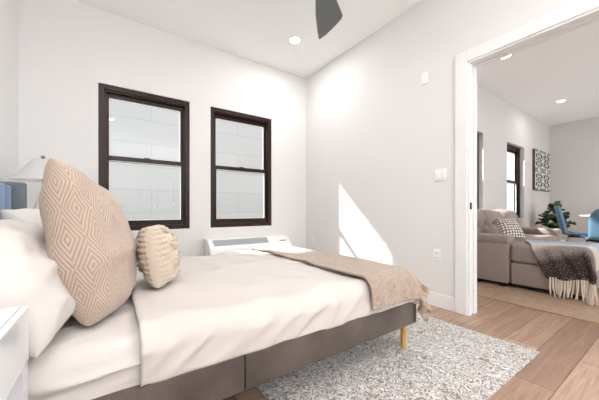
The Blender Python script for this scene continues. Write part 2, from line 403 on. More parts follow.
# door casing and jamb
t = thing('trim_1', (XR, DY1, 0), 'white casing and jamb around the wide doorway', 'door casing', kind=ST)
CW = 0.097; CP = 0.02
MB().box(XR - CP, XR, DY1, DY1 + CW, 0, DZ + CW, 0.003).build('side_casing', TRIM, t, False)
MB().box(XR - CP, XR, DY0 - CW, DY1, DZ, DZ + CW, 0.003).build('head_casing', TRIM, t, False)
MB().box(XR - CP, XR, DY0 - CW, DY0, 0, DZ, 0.003).build('side_casing', TRIM, t, False)
j = MB()
j.box(XR - 0.005, XR + 0.045, DY1 - 0.016, DY1, 0, DZ - 0.0162).box(XR + 0.085, XR2 + 0.005, DY1 - 0.016, DY1, 0, DZ - 0.0162).box(XR + 0.045, XR + 0.085, DY1 - 0.004, DY1, 0, DZ - 0.0042)
jo = j.build('side_jamb', TRIM, t, False)
j = MB()
j.box(XR - 0.005, XR + 0.045, DY0, DY1, DZ - 0.016, DZ).box(XR + 0.085, XR2 + 0.005, DY0, DY1, DZ - 0.016, DZ).box(XR + 0.045, XR + 0.085, DY0, DY1, DZ - 0.004, DZ)
j.build('head_jamb', TRIM, t, False)
l = MB().box(XR + 0.006, XR + 0.034, DY1 - 0.0185, DY1 - 0.0155, 0.925, 0.985, 0.004).build('latch_plate', BLACK, t); l['label'] = 'small black latch plate'
MB().box(XR2, XR2 + CP, DY1, DY1 + CW, 0, DZ + CW, 0.003).build('rear_casing', TRIM, t, False)

# windows
def window(name, x0, x1, yf, z0, z1, label, depth=0.1, flush=0.012):
    cx = (x0 + x1) / 2
    t = thing(name, (cx, yf, z0), label, 'window', kind=ST)
    y0 = yf + flush; y1 = y0 + depth; F = 0.052
    f = MB().box(x0, x0 + F, y0, y1, z0, z1, 0.004).box(x1 - F, x1, y0, y1, z0, z1, 0.004).box(x0 + F, x1 - F, y0, y1, z1 - F, z1, 0.004).box(x0 + F, x1 - F, y0, y1, z0, z0 + F, 0.004)
    # stepped inner track lip
    f.box(x0 + F, x0 + F + 0.012, y0 + 0.02, y1, z0 + F, z1 - F).box(x1 - F - 0.012, x1 - F, y0 + 0.02, y1, z0 + F, z1 - F).box(x0 + F, x1 - F, y0 + 0.02, y1, z1 - F - 0.014, z1 - F)
    f.build('outer_frame', BROWN, t, False)
    zm = z0 + (z1 - z0) * 0.505; q = 0.04
    def sash(nm, za, zb, ya, yb, top, bot):
        a, b = x0 + F, x1 - F
        s = MB().box(a, a + q, ya, yb, za, zb, 0.003).box(b - q, b, ya, yb, za, zb, 0.003).box(a + q, b - q, ya, yb, zb - top, zb, 0.003).box(a + q, b - q, ya, yb, za, za + bot, 0.003)
        so_ = s.build(nm, BROWN, t, False)
        ym = (ya + yb) / 2
        # pale glazing bead that edges the glass
        g = 0.006
        bd = MB().box(a + q, a + q + g, ya + 0.006, yb - 0.004, za + bot, zb - top).box(b - q - g, b - q, ya + 0.006, yb - 0.004, za + bot, zb - top).box(a + q, b - q, ya + 0.006, yb - 0.004, za + bot, za + bot + g).box(a + q, b - q, ya + 0.006, yb - 0.004, zb - top - g, zb - top)
        bd_ = bd.build('glazing_bead', TRIM, so_, False); bd_['label'] = 'thin white glazing bead'
        MB().box(a + q, b - q, ym - 0.003, ym + 0.003, za + bot, zb - top).build('glass_pane', GLASS, so_, False)
    sash('upper_sash', zm - 0.03, z1 - F - 0.012, y0 + 0.066, y0 + 0.092, 0.05, 0.05)
    sash('lower_sash', z0 + F - 0.003, zm + 0.028, y0 + 0.034, y0 + 0.062, 0.05, 0.062)
    MB().box(cx - 0.03, cx + 0.03, y0 + 0.036, y0 + 0.06, zm + 0.028, zm + 0.038, 0.004).build('sash_lock', BROWN, t)
    # outer sill
    MB().box(x0, x1, y1, yf + 0.2, z0, z0 + 0.012).build('outer_sill', TRIM, t, False)
    return t
window('window_1', WIN[0][0], WIN[0][1], YB, WZ0, WZ1, 'dark bronze double hung window nearer the bed head')
window('window_2', WIN[1][0], WIN[1][1], YB, WZ0, WZ1, 'dark bronze double hung window above the air conditioner')
window('window_3', LWIN[0][0], LWIN[0][1], LY, 0.75, WZ1, 'dark framed living room window mostly hidden by the door jamb', depth=0.09, flush=0.075)
window('window_4', LWIN[1][0], LWIN[1][1], LY, 0.75, WZ1, 'dark framed living room window left of the scroll print', depth=0.09, flush=0.075)

def unseen_window(name, x0, x1, y, z0, z1, label):  # unseen windows, added to even out the light in the rooms
    t = thing(name, ((x0 + x1) / 2, y, z0), label, 'window', kind=ST); F = 0.05
    MB().box(x0, x0 + F, y - 0.06, y, z0, z1).box(x1 - F, x1, y - 0.06, y, z0, z1).box(x0 + F, x1 - F, y - 0.06, y, z0, z0 + F).box(x0 + F, x1 - F, y - 0.06, y, z1 - F, z1).box((x0 + x1) / 2 - F / 2, (x0 + x1) / 2 + F / 2, y - 0.06, y, z0 + F, z1 - F).build('outer_frame', BROWN, t, False)
    MB().box(x0 + F, x1 - F, y - 0.035, y - 0.03, z0 + F, z1 - F).build('glass_pane', GLASS, t, False)
unseen_window('unseen_window_5', 1.0, 2.2, YF - 0.03, 0.9, 2.3, 'unseen dark framed bedroom window added behind the viewer to let in fill light')
unseen_window('unseen_window_6', 4.45, 7.95, LYF - 0.03, 0.4, 2.5, 'unseen wide dark framed living room window facing the sofa')
# outside
struct(MB().box(-6, 7.5, 6.5, 6.7, -0.6, 3.42), 'wall_outside', BLOCK, 'white painted block wall of the neighbouring building seen through the windows', 'wall')
GROUND = mat('alley_concrete', srgb(190, 188, 184), 0.9, 0.2, 20)
struct(MB().box(-8, 20, YB + 0.2, 14, -0.7, -0.6).box(LX + 0.15, 20, -6, YB + 0.2, -0.7, -0.6), 'floor_outside', GROUND, 'pale concrete alley ground outside the windows', 'ground')

# ================================================================== bed
BX1, BY0, BY1, RZ0, RZ1 = 1.645, 1.04, 2.585, 0.185, 0.335
bed = thing('bed', (0.5, 1.81, 0), 'grey taupe velvet upholstered bed frame with wooden legs on the damask rug', 'bed')
RT = 0.03
XH = -0.55                                                # headboard front
for y0, y1, yo in ((BY0, BY0 + RT, -1), (BY1 - RT, BY1, 1)):
    r = MB().box(XH - 0.02, 0.447, y0, y1, RZ0, RZ1, 0.008).box(0.450, BX1 - RT - 0.001, y0, y1, RZ0, RZ1, 0.008)
    r.build('side_rail', RAILF, bed)
MB().box(BX1 - RT, BX1, BY0, BY1, RZ0, RZ1, 0.008).build('foot_rail', RAILF, bed)
hb = MB().box(XH - 0.07, XH - 0.025, BY0 + 0.01, BY1 + 0.03, 0.1, 1.10, 0.015)
n = 12; w = (BY1 - BY0 + 0.02) / n
for k in range(n):
    a = BY0 + 0.01 + k * w
    hb.box(XH - 0.05, XH, a + 0.001, a + w - 0.001, 0.3, 1.085, 0.016, 4)
hb = hb.build('headboard', BLUEF, bed); hb['label'] = 'blue channel tufted headboard'
for ya in (BY0 - 0.04, BY1 + 0.03):
    wv = MB().box(XH - 0.075, XH + 0.068, ya, ya + 0.05, 0.1, 1.112, 0.022, 4).build('headboard_wing', GREYF, bed)
    wv['label'] = 'slate grey side wing of the headboard'
for lx, ly in ((1.59, 1.10), (1.59, 2.52), (-0.45, 1.10), (-0.45, 2.52)):
    lg = MB().tube([(lx, ly, 0.013), (lx, ly, RZ0 + 0.002)], [0.017, 0.025], 14).build('leg', OAK, bed); lg['label'] = 'tapered light oak leg'
MB().box(XH, BX1 - RT, BY0 + RT, BY1 - RT, 0.20, 0.225).build('slat_base', SUBB, bed, False)

# mattress with its sheet
MX0, MX1, MY0, MY1, MT = XH + 0.005, 1.60, BY0 + 0.056, BY1 - 0.056, 0.487
mt = thing('mattress', (0.5, 1.81, 0.227), 'white sheeted mattress lying on the velvet bed frame', 'mattress')
MB().box(MX0, MX1, MY0, MY1, 0.227, MT - 0.012, 0.05, 4).build('mattress_core', SHEET, mt)

def wrap(p, e, r, sg):
    s = (p - e) * sg + r
    if s <= 0: return p, 0.0
    if s < r * math.pi / 2:
        a = s / r; return e - sg * r + sg * r * math.sin(a), r * (1 - math.cos(a))
    return e, r + s - r * math.pi / 2

def drape(x0, x1, y0, y1, ex, ey0, ey1, top, r, nx, ny, wf, flare=0.05, dropmax=9):
    """cloth of unfolded extent x0..x1, y0..y1 over a bed top bounded by ex (foot), ey0, ey1 (sides)"""
    P = []; UV = []
    for i in range(nx + 1):
        row = []
        for k in range(ny + 1):
            a = x0 + (x1 - x0) * i / nx; b = y0 + (y1 - y0) * k / ny
            x, d1 = wrap(a, ex, r, 1)
            y, d2 = wrap(b, ey0, r, -1) if b < (ey0 + ey1) / 2 else wrap(b, ey1, r, 1)
            d = min(d1 + d2, dropmax + 0.1 * min(d1, d2)); dn = -1 if b < (ey0 + ey1) / 2 else 1
            c = min(d1, d2)
            x += d1 * flare * 0.3 + c * 0.06; y += dn * (d2 * flare + c * 0.06)
            dx, dy, dz = wf(a, b, d1, d2)
            row.append((x + dx, y + dn * dy, top - d + dz))
        P.append(row)
    return P

def ridge(x, y, s=0.0):
    return math.exp(-(noise.noise(Vector((x, y, s))) * 5.0) ** 2)

def sheet_w(a, b, d1, d2):
    h = 0.004 * fbm(a * 4, b * 4, 1.3) + 0.004 * ridge(a * 2 + b * 1.5, b * 6 - a * 2, 4)
    s = min(1, d2 / 0.08)
    cr = s * (0.022 * ridge(a * 2.2 + 1, d2 * 10 + a * 1.6, 2.2) + 0.008 * fbm(a * 3, d2 * 18, 7))
    return 0, cr, h * (1 - s)
P = drape(MX0, 0.125, BY0 - 0.115, BY1 + 0.115, 5, BY0 + 0.026, BY1 - 0.026, MT, 0.075, 60, 300, sheet_w, 0.02)
o = MB().grid(P).build('fitted_sheet', SHEET, mt); solid(o, 0.006)

# duvet
def duvet_w(a, b, d1, d2):
    h = 0.006 * fbm(a * 2.5, b * 2.5, 0.3) + 0.011 * ridge(a * 1.6 - b * 1.1, b * 2.4 + a, 9) + 0.014 * ridge(a * 3 + 2 * b, a * 0.8 - b * 1.2, 3)
    s = min(1, d2 / 0.07); s1 = min(1, d1 / 0.07)
    cr = s * (0.024 * ridge(a * 5 + d2 * 7, d2 * 2.5 - a * 1.2, 5) + 0.010 * fbm(a * 5 + d2 * 4, d2 * 3, 1)) * max(0, 1 - d2 / 0.19) ** 0.5
    cr1 = s1 * 0.012 * fbm(b * 5, d1 * 3, 4)
    hem = 0.010 * math.exp(-((a - 0.095) / 0.02) ** 2)
    return cr1, cr, h * (1 - 0.7 * max(s, s1)) + hem * 0.4
P = drape(0.08, BX1 + 0.16, BY0 - 0.138, BY1 + 0.138, BX1 - 0.012, BY0 + 0.006, BY1 - 0.006, MT + 0.022, 0.085, 150, 190, duvet_w, 0.01, dropmax=0.185)
dv = tag(MB().grid(P).build('duvet', DUVET), 'plain white duvet spread over the bed up to the rail', 'duvet'); solid(dv, 0.014)

# throw blanket
def throw_w(a, b, d1, d2):
    h = 0.006 * fbm(a * 5, b * 4, 5.5) + 0.009 * math.exp(-((a - 1.19) / 0.025) ** 2) + 0.012 * ridge(a * 2.2 + 0.3 * b, b * 1.2, 8)
    s = min(1, d2 / 0.06); s1 = min(1, d1 / 0.06); c = min(s, s1)
    w = 0.012 * s * fbm(a * 7, d2 * 2, 3) + 0.02 * c * math.sin(a * 46)
    w1 = 0.016 * s1 * math.sin(b * 33) + 0.02 * c * math.sin(b * 60)
    return w1 + 0.012 * s1, w + 0.006, h * (1 - 0.6 * max(s, s1)) + 0.004
P = drape(1.17, BX1 + 0.17, BY0 - 0.155, BY1 + 0.06, BX1 + 0.006, BY0 - 0.018, BY1 + 0.016, MT + 0.046, 0.09, 80, 200, throw_w, 0.05, dropmax=0.30)
# a slight skew: the near end is laid a little nearer the foot
P = [[(x + 0.03 * max(0, (1.6 - y)) * max(0, 1 - (x - 1.17) / 0.3), y, z) for x, y, z in row] for row in P]
tb = tag(MB().grid(P).build('throw_blanket', FLEECE), 'beige fleece throw laid across the foot of the bed', 'throw blanket'); solid(tb, 0.012)

# ------------------------------------------------------------------ pillows
def pillow(bl, br, tr, tl, thick, n=48, pinch=0.06, wr=0.006, seed=0.0, back=1.0, disp=None, pw=0.42, tuck=(0, 0, 0, 0)):
    """stuffed cushion from its four corner points; returns MB with uv"""
    bl, br, tr, tl = map(Vector, (bl, br, tr, tl)); mb = MB(); bm = mb.bm
    nrm = (br - bl).cross(tl - bl).normalized()
    uvl = bm.loops.layers.uv.new('uv')
    wid = ((br - bl).length + (tr - tl).length) / 2; hei = ((tl - bl).length + (tr - br).length) / 2
    V = {}; UVm = {}
    us = [0.5 - 0.5 * math.cos(math.pi * q / n) for q in range(n + 1)]     # finer towards the seam
    def arcs(L):
        acc = [0.0]
        for i in range(n):
            a_, b_ = (max(0, 1 - (2 * us[q] - 1) ** 2) ** pw * thick / 2 for q in (i, i + 1))
            acc.append(acc[-1] + math.hypot(L * (us[i + 1] - us[i]), b_ - a_))
        return acc
    AU, AV = arcs(wid), arcs(hei)
    for side in (1, -1):
        for i in range(n + 1):
            for k in range(n + 1):
                u, v = us[i], us[k]
                edge = i in (0, n) or k in (0, n)
                if side < 0 and edge: V[(side, i, k)] = V[(1, i, k)]; continue
                U, Vv = 2 * u - 1, 2 * v - 1
                # edges bow inwards between corners
                u2 = 0.5 + 0.5 * U * (1 - pinch * (1 - Vv * Vv)); v2 = 0.5 + 0.5 * Vv * (1 - pinch * (1 - U * U))
                p = bl * (1 - u2) * (1 - v2) + br * u2 * (1 - v2) + tr * u2 * v2 + tl * (1 - u2) * v2
                for kk, (cu, cv) in enumerate(((0, 0), (1, 0), (1, 1), (0, 1))):
                    if tuck[kk]:
                        wq = max(0, 1 - (abs(u - cu) + abs(v - cv)) / 0.42); mid = (bl + br + tr + tl) / 4
                        p = p + (mid - p) * tuck[kk] * wq
                h = ((1 - U ** 2) * (1 - Vv ** 2)) ** pw if not edge else 0
                q = h * thick / 2 * (1 if side > 0 else back)
                if not edge:
                    f = min(1, h * 2)
                    q += f * wr * fbm(u * 5 + seed, v * 5, side + seed) + f * wr * 1.2 * ridge(u * 3 + seed, v * 2.4 + side, seed)
                    if disp: q += disp(AU[i], AV[k]) * min(1, h * 9)
                vv = bm.verts.new(p + nrm * side * q); V[(side, i, k)] = vv; UVm[vv] = (AU[i], AV[k])
    for side in (1, -1):
        for i in range(n):
            for k in range(n):
                f = bm.faces.new([V[(side, *ij)] for ij in ((i, k), (i + 1, k), (i + 1, k + 1), (i, k + 1))])
                for lp in f.loops: lp[uvl].uv = UVm[lp.vert]
    return mb

def piping(o, bl, br, tr, tl, pinch, rad, m, n=24):
    bl, br, tr, tl = map(Vector, (bl, br, tr, tl)); pts = []
    for e in range(4):
        for k in range(n):
            t_ = 2 * k / n - 1
            U, Vv = [(t_, -1), (1, t_), (-t_, 1), (-1, -t_)][e]
            u2 = 0.5 + 0.5 * U * (1 - pinch * (1 - Vv * Vv)); v2 = 0.5 + 0.5 * Vv * (1 - pinch * (1 - U * U))
            pts.append(bl * (1 - u2) * (1 - v2) + br * u2 * (1 - v2) + tr * u2 * v2 + tl * (1 - u2) * v2)
    pts.append(pts[0])
    return MB().tube(pts, rad, 8, False).build('piping', m, o)

def base_thing(name, pts, label, cat, group=None):
    c = sum((Vector(p) for p in pts[:2]), Vector()) / 2
    return thing(name, c, label, cat, group)

Q = [(-0.17, 1.04, 0.51), (-0.10, 1.74, 0.515), (-0.40, 1.76, 0.87), (-0.42, 1.06, 0.85)]
t = pillow(*Q, 0.25, wr=0.014, seed=2.0, pinch=0.02)
tag(t.build('bed_pillow', PCASE), 'white bed pillow leaning at the near side of the headboard beside the nightstand', 'pillow', 'white pillows at the headboard')
Q = [(-0.17, 1.82, 0.515), (-0.17, 2.5, 0.515), (-0.42, 2.5, 0.92), (-0.42, 1.82, 0.92)]
t = pillow(*Q, 0.22, wr=0.012, seed=5.0, pinch=0.05)
tag(t.build('bed_pillow', PCASE), 'white bed pillow at the far side of the blue headboard', 'pillow', 'white pillows at the headboard')

Q = [(-0.065, 1.20, 0.462), (0.065, 1.78, 0.515), (-0.06, 1.82, 1.00), (-0.175, 1.275, 1.10)]
t = base_thing('throw_pillow', Q, 'large beige diamond weave cushion standing nearest the viewer on the bed', 'cushion', 'large woven cushions on the bed')
o = pillow(*Q, 0.26, wr=0.010, seed=1.0, n=64, pinch=0.0, pw=0.38, back=0.9, tuck=(0.13, 0.08, 0.2, 0)).build('cushion_cover', CHEV, t)
Q2 = [(-0.01, 1.95, 0.515), (0.06, 2.47, 0.515), (-0.08, 2.47, 0.99), (-0.13, 1.95, 1.0)]
t = base_thing('throw_pillow', Q2, 'large pale woven cushion half hidden behind the beige diamond weave cushion', 'cushion', 'large woven cushions on the bed')
o = pillow(*Q2, 0.22, wr=0.008, seed=3.0, n=40, pinch=0.05).build('cushion_cover', PCASE, t); piping(o, *Q2, 0.05, 0.004, PCASE)

def knit(x, y):
    # columns of chunky stitches with a crossing cable down the middle
    col = 0.030; fx_ = x / col - math.floor(x / col); c = math.sin(math.pi * fx_) ** 0.8
    rw = abs(math.sin(math.pi * (y / 0.028 + 0.7 * abs(fx_ - 0.5)))) ** 0.7
    h = 0.015 * c * (0.25 + 0.75 * rw); cx = 0.20
    if abs(x - cx) < 0.085: h *= 0.35
    for ph in (0, math.pi):
        d = (x - cx - 0.04 * math.sin(y * 2 * math.pi / 0.2 + ph)) / 0.019
        h = max(h, 0.03 * math.exp(-d * d * d * d) * (0.7 + 0.3 * abs(math.sin(y * 120 + x * 50))))
    return h
Q3 = [(0.185, 1.47, 0.522), (0.31, 1.87, 0.525), (0.235, 1.89, 0.83), (0.14, 1.50, 0.845)]
tag(pillow(*Q3, 0.15, pw=0.5, wr=0.003, seed=8, n=170, pinch=0.03, disp=knit, tuck=(0.10, 0, 0, 0.05)).build('knit_pillow', KNIT), 'small cream cable knit cushion on the duvet in front of the woven ones', 'cushion')

# ================================================================== nightstands
def nightstand(x0, x1, y0, y1, label):
    t = thing('nightstand', ((x0 + x1) / 2, (y0 + y1) / 2, 0), label, 'nightstand', 'white nightstands beside the bed')
    MB().box(x0, x1 - 0.016, y0, y1, 0.526, 0.67, 0.002).build('body', GLOSSW, t, False)
    d = MB().box(x1 - 0.015, x1, y0 + 0.002, y1 - 0.002, 0.53, 0.669, 0.002).build('drawer', GLOSSW, t, False)
    for ly in (y0 + 0.005, y1 - 0.045):
        for lx in (x0 + 0.005, x1 - 0.06):
            # curved bracket leg
            pts = [(lx, ly, 0.0)] ; sgn = 1
            fr = lx > (x0 + x1) / 2
            a = x1 - 0.002 if fr else x0 + 0.002; s = -1 if fr else 1
            prof = [(0, 0.526), (0, 0.0), (0.035, 0.0), (0.04, 0.25), (0.05, 0.40), (0.075, 0.47), (0.12, 0.50), (0.14, 0.526)]
            MB().prism([(a + s * p, ly, z) for p, z in prof], (0, 0.04, 0)).build('leg', GLOSSW, t, ang=20)
    sh = MB().box(x0 + 0.02, x1 - 0.005, y0 + 0.046, y1 - 0.046, 0.16, 0.18).build('lower_shelf', GLOSSW, t, False)
    return t
nightstand(-0.69, -0.178, 0.55, 0.997, 'glossy white nightstand in the near corner beside the white pillow')
nightstand(-0.69, -0.22, 2.72, 3.16, 'white nightstand under the lamp at the far side of the bed')

# table lamp
lx, ly = -0.454, 3.0
t = thing('table_lamp', (lx, ly, 0.67), 'table lamp with white empire shade beyond the headboard', 'lamp')
MB().lathe(lx, ly, [(0.075, 0.67), (0.08, 0.678), (0.075, 0.69), (0.03, 0.70), (0.045, 0.76), (0.07, 0.83), (0.065, 0.92), (0.035, 1.0), (0.018, 1.04), (0.015, 1.06)]).build('base', POTM, t)
st = MB().tube([(lx, ly, 1.06), (lx, ly, 1.335)], 0.006).build('stem', METAL, t)
MB().ball((lx, ly, 1.346), 0.014).build('finial', METAL, st)
sh = MB().lathe(lx, ly, [(0.19, 1.155), (0.06, 1.325)], 40, cap=False)
sh = sh.build('lamp_shade', SHADE, t)
MB().tube([(lx + 0.189 * math.cos(a * math.pi / 20), ly + 0.189 * math.sin(a * math.pi / 20), 1.157) for a in range(41)], 0.004, 6, False).build('shade_trim', TRIM, sh)
MB().tube([(lx - 0.061, ly, 1.322), (lx + 0.061, ly, 1.322)], 0.002, 6).tube([(lx, ly - 0.061, 1.322), (lx, ly + 0.061, 1.322)], 0.002, 6).build('shade_spider', METAL, t)

# ================================================================== ceiling fan
fx, fy, fz = 1.33, 1.65, 2.75
t = thing('ceiling_fan', (fx, fy, HC), 'ceiling fan with charcoal blades above the bed', 'ceiling fan')
MB().lathe(fx, fy, [(0.035, HC - 0.06), (0.06, HC - 0.04), (0.065, HC)]).build('canopy', FAN, t)
MB().tube([(fx, fy, HC - 0.05), (fx, fy, fz + 0.06)], 0.012).build('downrod', FAN, t)
MB().lathe(fx, fy, [(0.03, fz - 0.045), (0.08, fz - 0.035), (0.09, fz), (0.085, fz + 0.04), (0.03, fz + 0.07)]).build('motor', FAN, t)
lk = MB().lathe(fx, fy, [(0.002, fz - 0.085), (0.05, fz - 0.078), (0.075, fz - 0.06), (0.08, fz - 0.04)]).build('added_light_kit', LENS, t)  # light kit added to the fan out of view, extra fill
lk['label'] = 'added fill light lens under the motor'
ld = bpy.data.lights.new('fan_fill_lamp', 'AREA'); ld.shape = 'DISK'; ld.size = 0.16; ld.energy = FAN_FILL; ld.color = (1.0, 0.985, 0.97)
lo = bpy.data.objects.new('fan_fill_lamp', ld); COL.objects.link(lo); lo.parent = t; lo.location = (0, 0, fz - 0.09 - HC)
def blade_mb(th):
    # outline in blade coords: along, across
    lead = [(0.07, 0.035), (0.2, 0.075), (0.45, 0.118), (0.68, 0.140), (0.80, 0.148), (0.818, 0.140)]
    trail = [(0.535, -0.118), (0.50, -0.128), (0.40, -0.112), (0.2, -0.075), (0.07, -0.035)]
    pts = lead + [(0.76, 0.07), (0.66, -0.02), (0.60, -0.07)] + trail
    c, s = math.cos(th), math.sin(th)
    z = lambda v: fz + 0.10 * v * 0.4
    P3 = [(fx + a * c - b * s, fy + a * s + b * c, z(b) - 0.004) for a, b in pts]
    return MB().prism(P3, (0, 0, 0.009))
for k in range(3):
    blade_mb(R(42) + k * 2 * math.pi / 3).build('blade', FAN, t, False)

# ================================================================== recessed lights
def downlight(x, y, label, group, power):
    t = thing('recessed_light', (x, y, HC), label, 'ceiling light', group)
    MB().lathe(x, y, [(0.085, HC - 0.001), (0.085, HC - 0.005), (0.066, HC - 0.008), (0.063, HC - 0.004)], 32, cap=False).build('trim_ring', TRIM, t)
    MB().lathe(x, y, [(0.0635, HC - 0.001), (0.0635, HC - 0.0045)], 32).build('lens', LENS, t)
    ld = bpy.data.lights.new('downlight_lamp', 'AREA'); ld.shape = 'DISK'; ld.size = 0.12; ld.energy = power; ld.color = (1.0, 0.985, 0.97)
    lo = bpy.data.objects.new('downlight_lamp', ld); COL.objects.link(lo); lo.parent = t; lo.location = (0, 0, -0.012)
    return t
downlight(1.871, 2.82, 'recessed bedroom ceiling light near the far wall corner', 'bedroom recessed lights', DOWNLIGHT_BED)
downlight(0.0, 1.2, 'added unseen recessed bedroom ceiling light over the near side of the headboard', 'bedroom recessed lights', DOWNLIGHT_BED)  # this and the next two are out of view, added as fill
downlight(0.0, -0.4, 'added unseen recessed bedroom ceiling light over the viewer', 'bedroom recessed lights', DOWNLIGHT_BED)
downlight(1.871, -0.4, 'added unseen recessed bedroom ceiling light beside the doorway end wall', 'bedroom recessed lights', DOWNLIGHT_BED)
downlight(4.43, 1.49, 'recessed living room light nearest the door casing', 'living room recessed lights', DOWNLIGHT_LIVING)
downlight(7.14, 1.50, 'recessed living room light farther toward the scroll print', 'living room recessed lights', DOWNLIGHT_LIVING)
downlight(4.43, -1.6, 'added unseen recessed living room light on the facing window side near the partition', 'living room recessed lights', DOWNLIGHT_LIVING)  # out-of-view pair added to fill the living room
downlight(7.14, -1.6, 'added unseen recessed living room light on the facing window side toward the end wall', 'living room recessed lights', DOWNLIGHT_LIVING)

# ================================================================== wall plates
def outlet(y, z, label):
    t = thing('electrical_outlet', (XR, y, z), label, 'outlet', 'outlets on the sunlit wall')
    MB().box(XR - 0.006, XR, y - 0.036, y + 0.036, z - 0.058, z + 0.058, 0.003).build('cover_plate', PLASTIC, t)
    for dz in (-0.022, 0.022):
        s = MB().box(XR - 0.0085, XR - 0.005, y - 0.017, y + 0.017, z + dz - 0.016, z + dz + 0.016, 0.004).build('socket', PLASTIC, t)
        MB().box(XR - 0.0092, XR - 0.008, y - 0.008, y - 0.005, z + dz - 0.004, z + dz + 0.007).box(XR - 0.0092, XR - 0.008, y + 0.005, y + 0.008, z + dz - 0.004, z + dz + 0.007).box(XR - 0.0092, XR - 0.008, y - 0.002, y + 0.002, z + dz - 0.011, z + dz - 0.007).build('slot', DARKPL, s, False)
outlet(2.03, 0.487, 'white outlet at the edge of the sunlight patch')
outlet(1.412, 0.49, 'white outlet closest to the door casing')
outlet(3.35, 0.466, 'white outlet beside the far room corner by the air conditioner')
y, z = 1.374, 1.25
t = thing('light_switch', (XR, y, z), 'white double rocker light switch beside the door casing', 'light switch')
MB().box(XR - 0.006, XR, y - 0.058, y + 0.058, z - 0.058, z + 0.058, 0.003).build('cover_plate', PLASTIC, t)
for dy in (-0.023, 0.023):
    MB().box(XR - 0.010, XR - 0.005, y + dy - 0.016, y + dy + 0.016, z - 0.034, z + 0.034, 0.002).build('rocker', PLASTIC, t)
y, z = 1.529, 2.226
tag(MB().box(XR - 0.012, XR, y - 0.036, y + 0.036, z - 0.058, z + 0.058, 0.004).build('blank_plate', PLASTIC), 'blank white wall plate high above the light switch', 'wall plate')

# ================================================================== air conditioner under the window
ax0, ax1 = 0.965, 2.10; az = 0.552
t = thing('air_conditioner', ((ax0 + ax1) / 2, YB, 0.08), 'white through wall air conditioner under the second window', 'air conditioner')
def ac_prof(x, g=0.0):
    return [(x, YB - 0.001, 0.10), (x, YB - 0.001, az + g), (x, YB - 0.12, az + g), (x, YB - 0.17, az - 0.012 + g), (x, YB - 0.255 - g, az - 0.075), (x, YB - 0.285 - g, az - 0.11), (x, YB - 0.295 - g, az - 0.16), (x, YB - 0.295 - g, 0.12), (x, YB - 0.27, 0.10)]
MB().prism(ac_prof(ax0 + 0.03), (ax1 - ax0 - 0.06, 0, 0)).build('cabinet', PLASTIC, t, ang=25)
MB().prism(ac_prof(ax0, 0.006), (0.03, 0, 0)).build('end_cap', PLASTIC, t, ang=25)
MB().prism(ac_prof(ax1 - 0.03, 0.006), (0.03, 0, 0)).build('end_cap', PLASTIC, t, ang=25)
g = MB(); d = Vector((0, -0.085, -0.063)); nv = Vector((0, -0.063, 0.085)).normalized() * 0.004
gx0, gx1 = ax0 + 0.06, ax0 + 0.80
s0 = Vector((0, YB - 0.165, az - 0.010))
g.prism([(gx0, *(s0 + nv)[1:]), (gx1, *(s0 + nv)[1:]), (gx1, *(s0 + d + nv)[1:]), (gx0, *(s0 + d + nv)[1:])], -nv)
gr = g.build('louver_grille', GREYPL, t, False); gr['label'] = 'grey louvred outlet grille'
for k in range(7):
    p = s0 + d * ((k + 0.5) / 7) + nv
    MB().prism([(gx0, p.y, p.z), (gx1, p.y, p.z), (gx1, p.y - 0.004, p.z - 0.003), (gx0, p.y - 0.004, p.z - 0.003)], nv * 1.4).build('louver', GREYPL, gr, False)
p = s0 + d * 0.75 + nv
MB().prism([(ax1 - 0.16, p.y, p.z), (ax1 - 0.05, p.y, p.z), (ax1 - 0.05, p.y - 0.01, p.z - 0.0075), (ax1 - 0.16, p.y - 0.01, p.z - 0.0075)], nv * 0.4).build('display', DARKPL, t, False)
MB().box(ax0 + 0.04, ax1 - 0.04, YB - 0.27, YB - 0.001, 0.0, 0.10).build('subbase', PLASTIC, t, False)

# ================================================================== bedroom rug
rg = MB().box(0.62, 2.243, 0.575, 3.05, 0.0, 0.012, 0.004)
rg = rg.build('area_rug', RUG)
# the rug lies a touch askew
for v in rg.data.vertices:
    v.co.x += (0.6 - v.co.y) * 0.035 * (1 if v.co.x > 1.4 else 0) + (0.02 if v.co.x > 1.4 else 0)
tag(rg, 'ivory and grey damask rug under the bed', 'rug')

# ================================================================== living room
JZ = 0.012
tag(MB().box(3.23, 6.0, -0.9, 1.55, 0, JZ, 0.004).build('area_rug', JUTE), 'tan woven rug under the sofa beyond the doorway', 'rug')

# sofa with a chaise
SX0, SX1 = 3.79, 5.97; SYB, SYF = 2.04, 1.25
sofa = thing('chaise_sofa', ((SX0 + SX1) / 2, (SYB + SYF) / 2, JZ), 'taupe fabric sofa with tufted back and chaise on the tan rug', 'sofa')
for x0 in (SX0, SX1 - 0.2):
    a = MB().box(x0 + 0.006, x0 + 0.194, SYF + 0.004, SYB - 0.08, 0.06, 0.55, 0.02, 3)
    ar = a.build('armrest', SOFA, sofa)
    MB().box(x0 - 0.008, x0 + 0.208, SYF - 0.012, SYB - 0.10, 0.515, 0.622, 0.042, 5).build('armrest_pad', SOFA, ar)
MB().box(SX0 + 0.02, SX1 - 0.02, SYB - 0.18, SYB, 0.06, 0.80, 0.03, 3).build('back_frame', SOFA, sofa)
MB().box(SX0 + 0.19, SX1 - 0.19, SYF + 0.03, SYB - 0.15, 0.06, 0.33, 0.02).build('base', SOFA, sofa)
MB().box(SX0 + 0.2, SX1 - 0.2, SYF + 0.0, SYB - 0.25, 0.33, 0.52, 0.04, 4).build('seat_cushion', SOFA, sofa)
cw = (SX1 - SX0 - 0.34) / 3
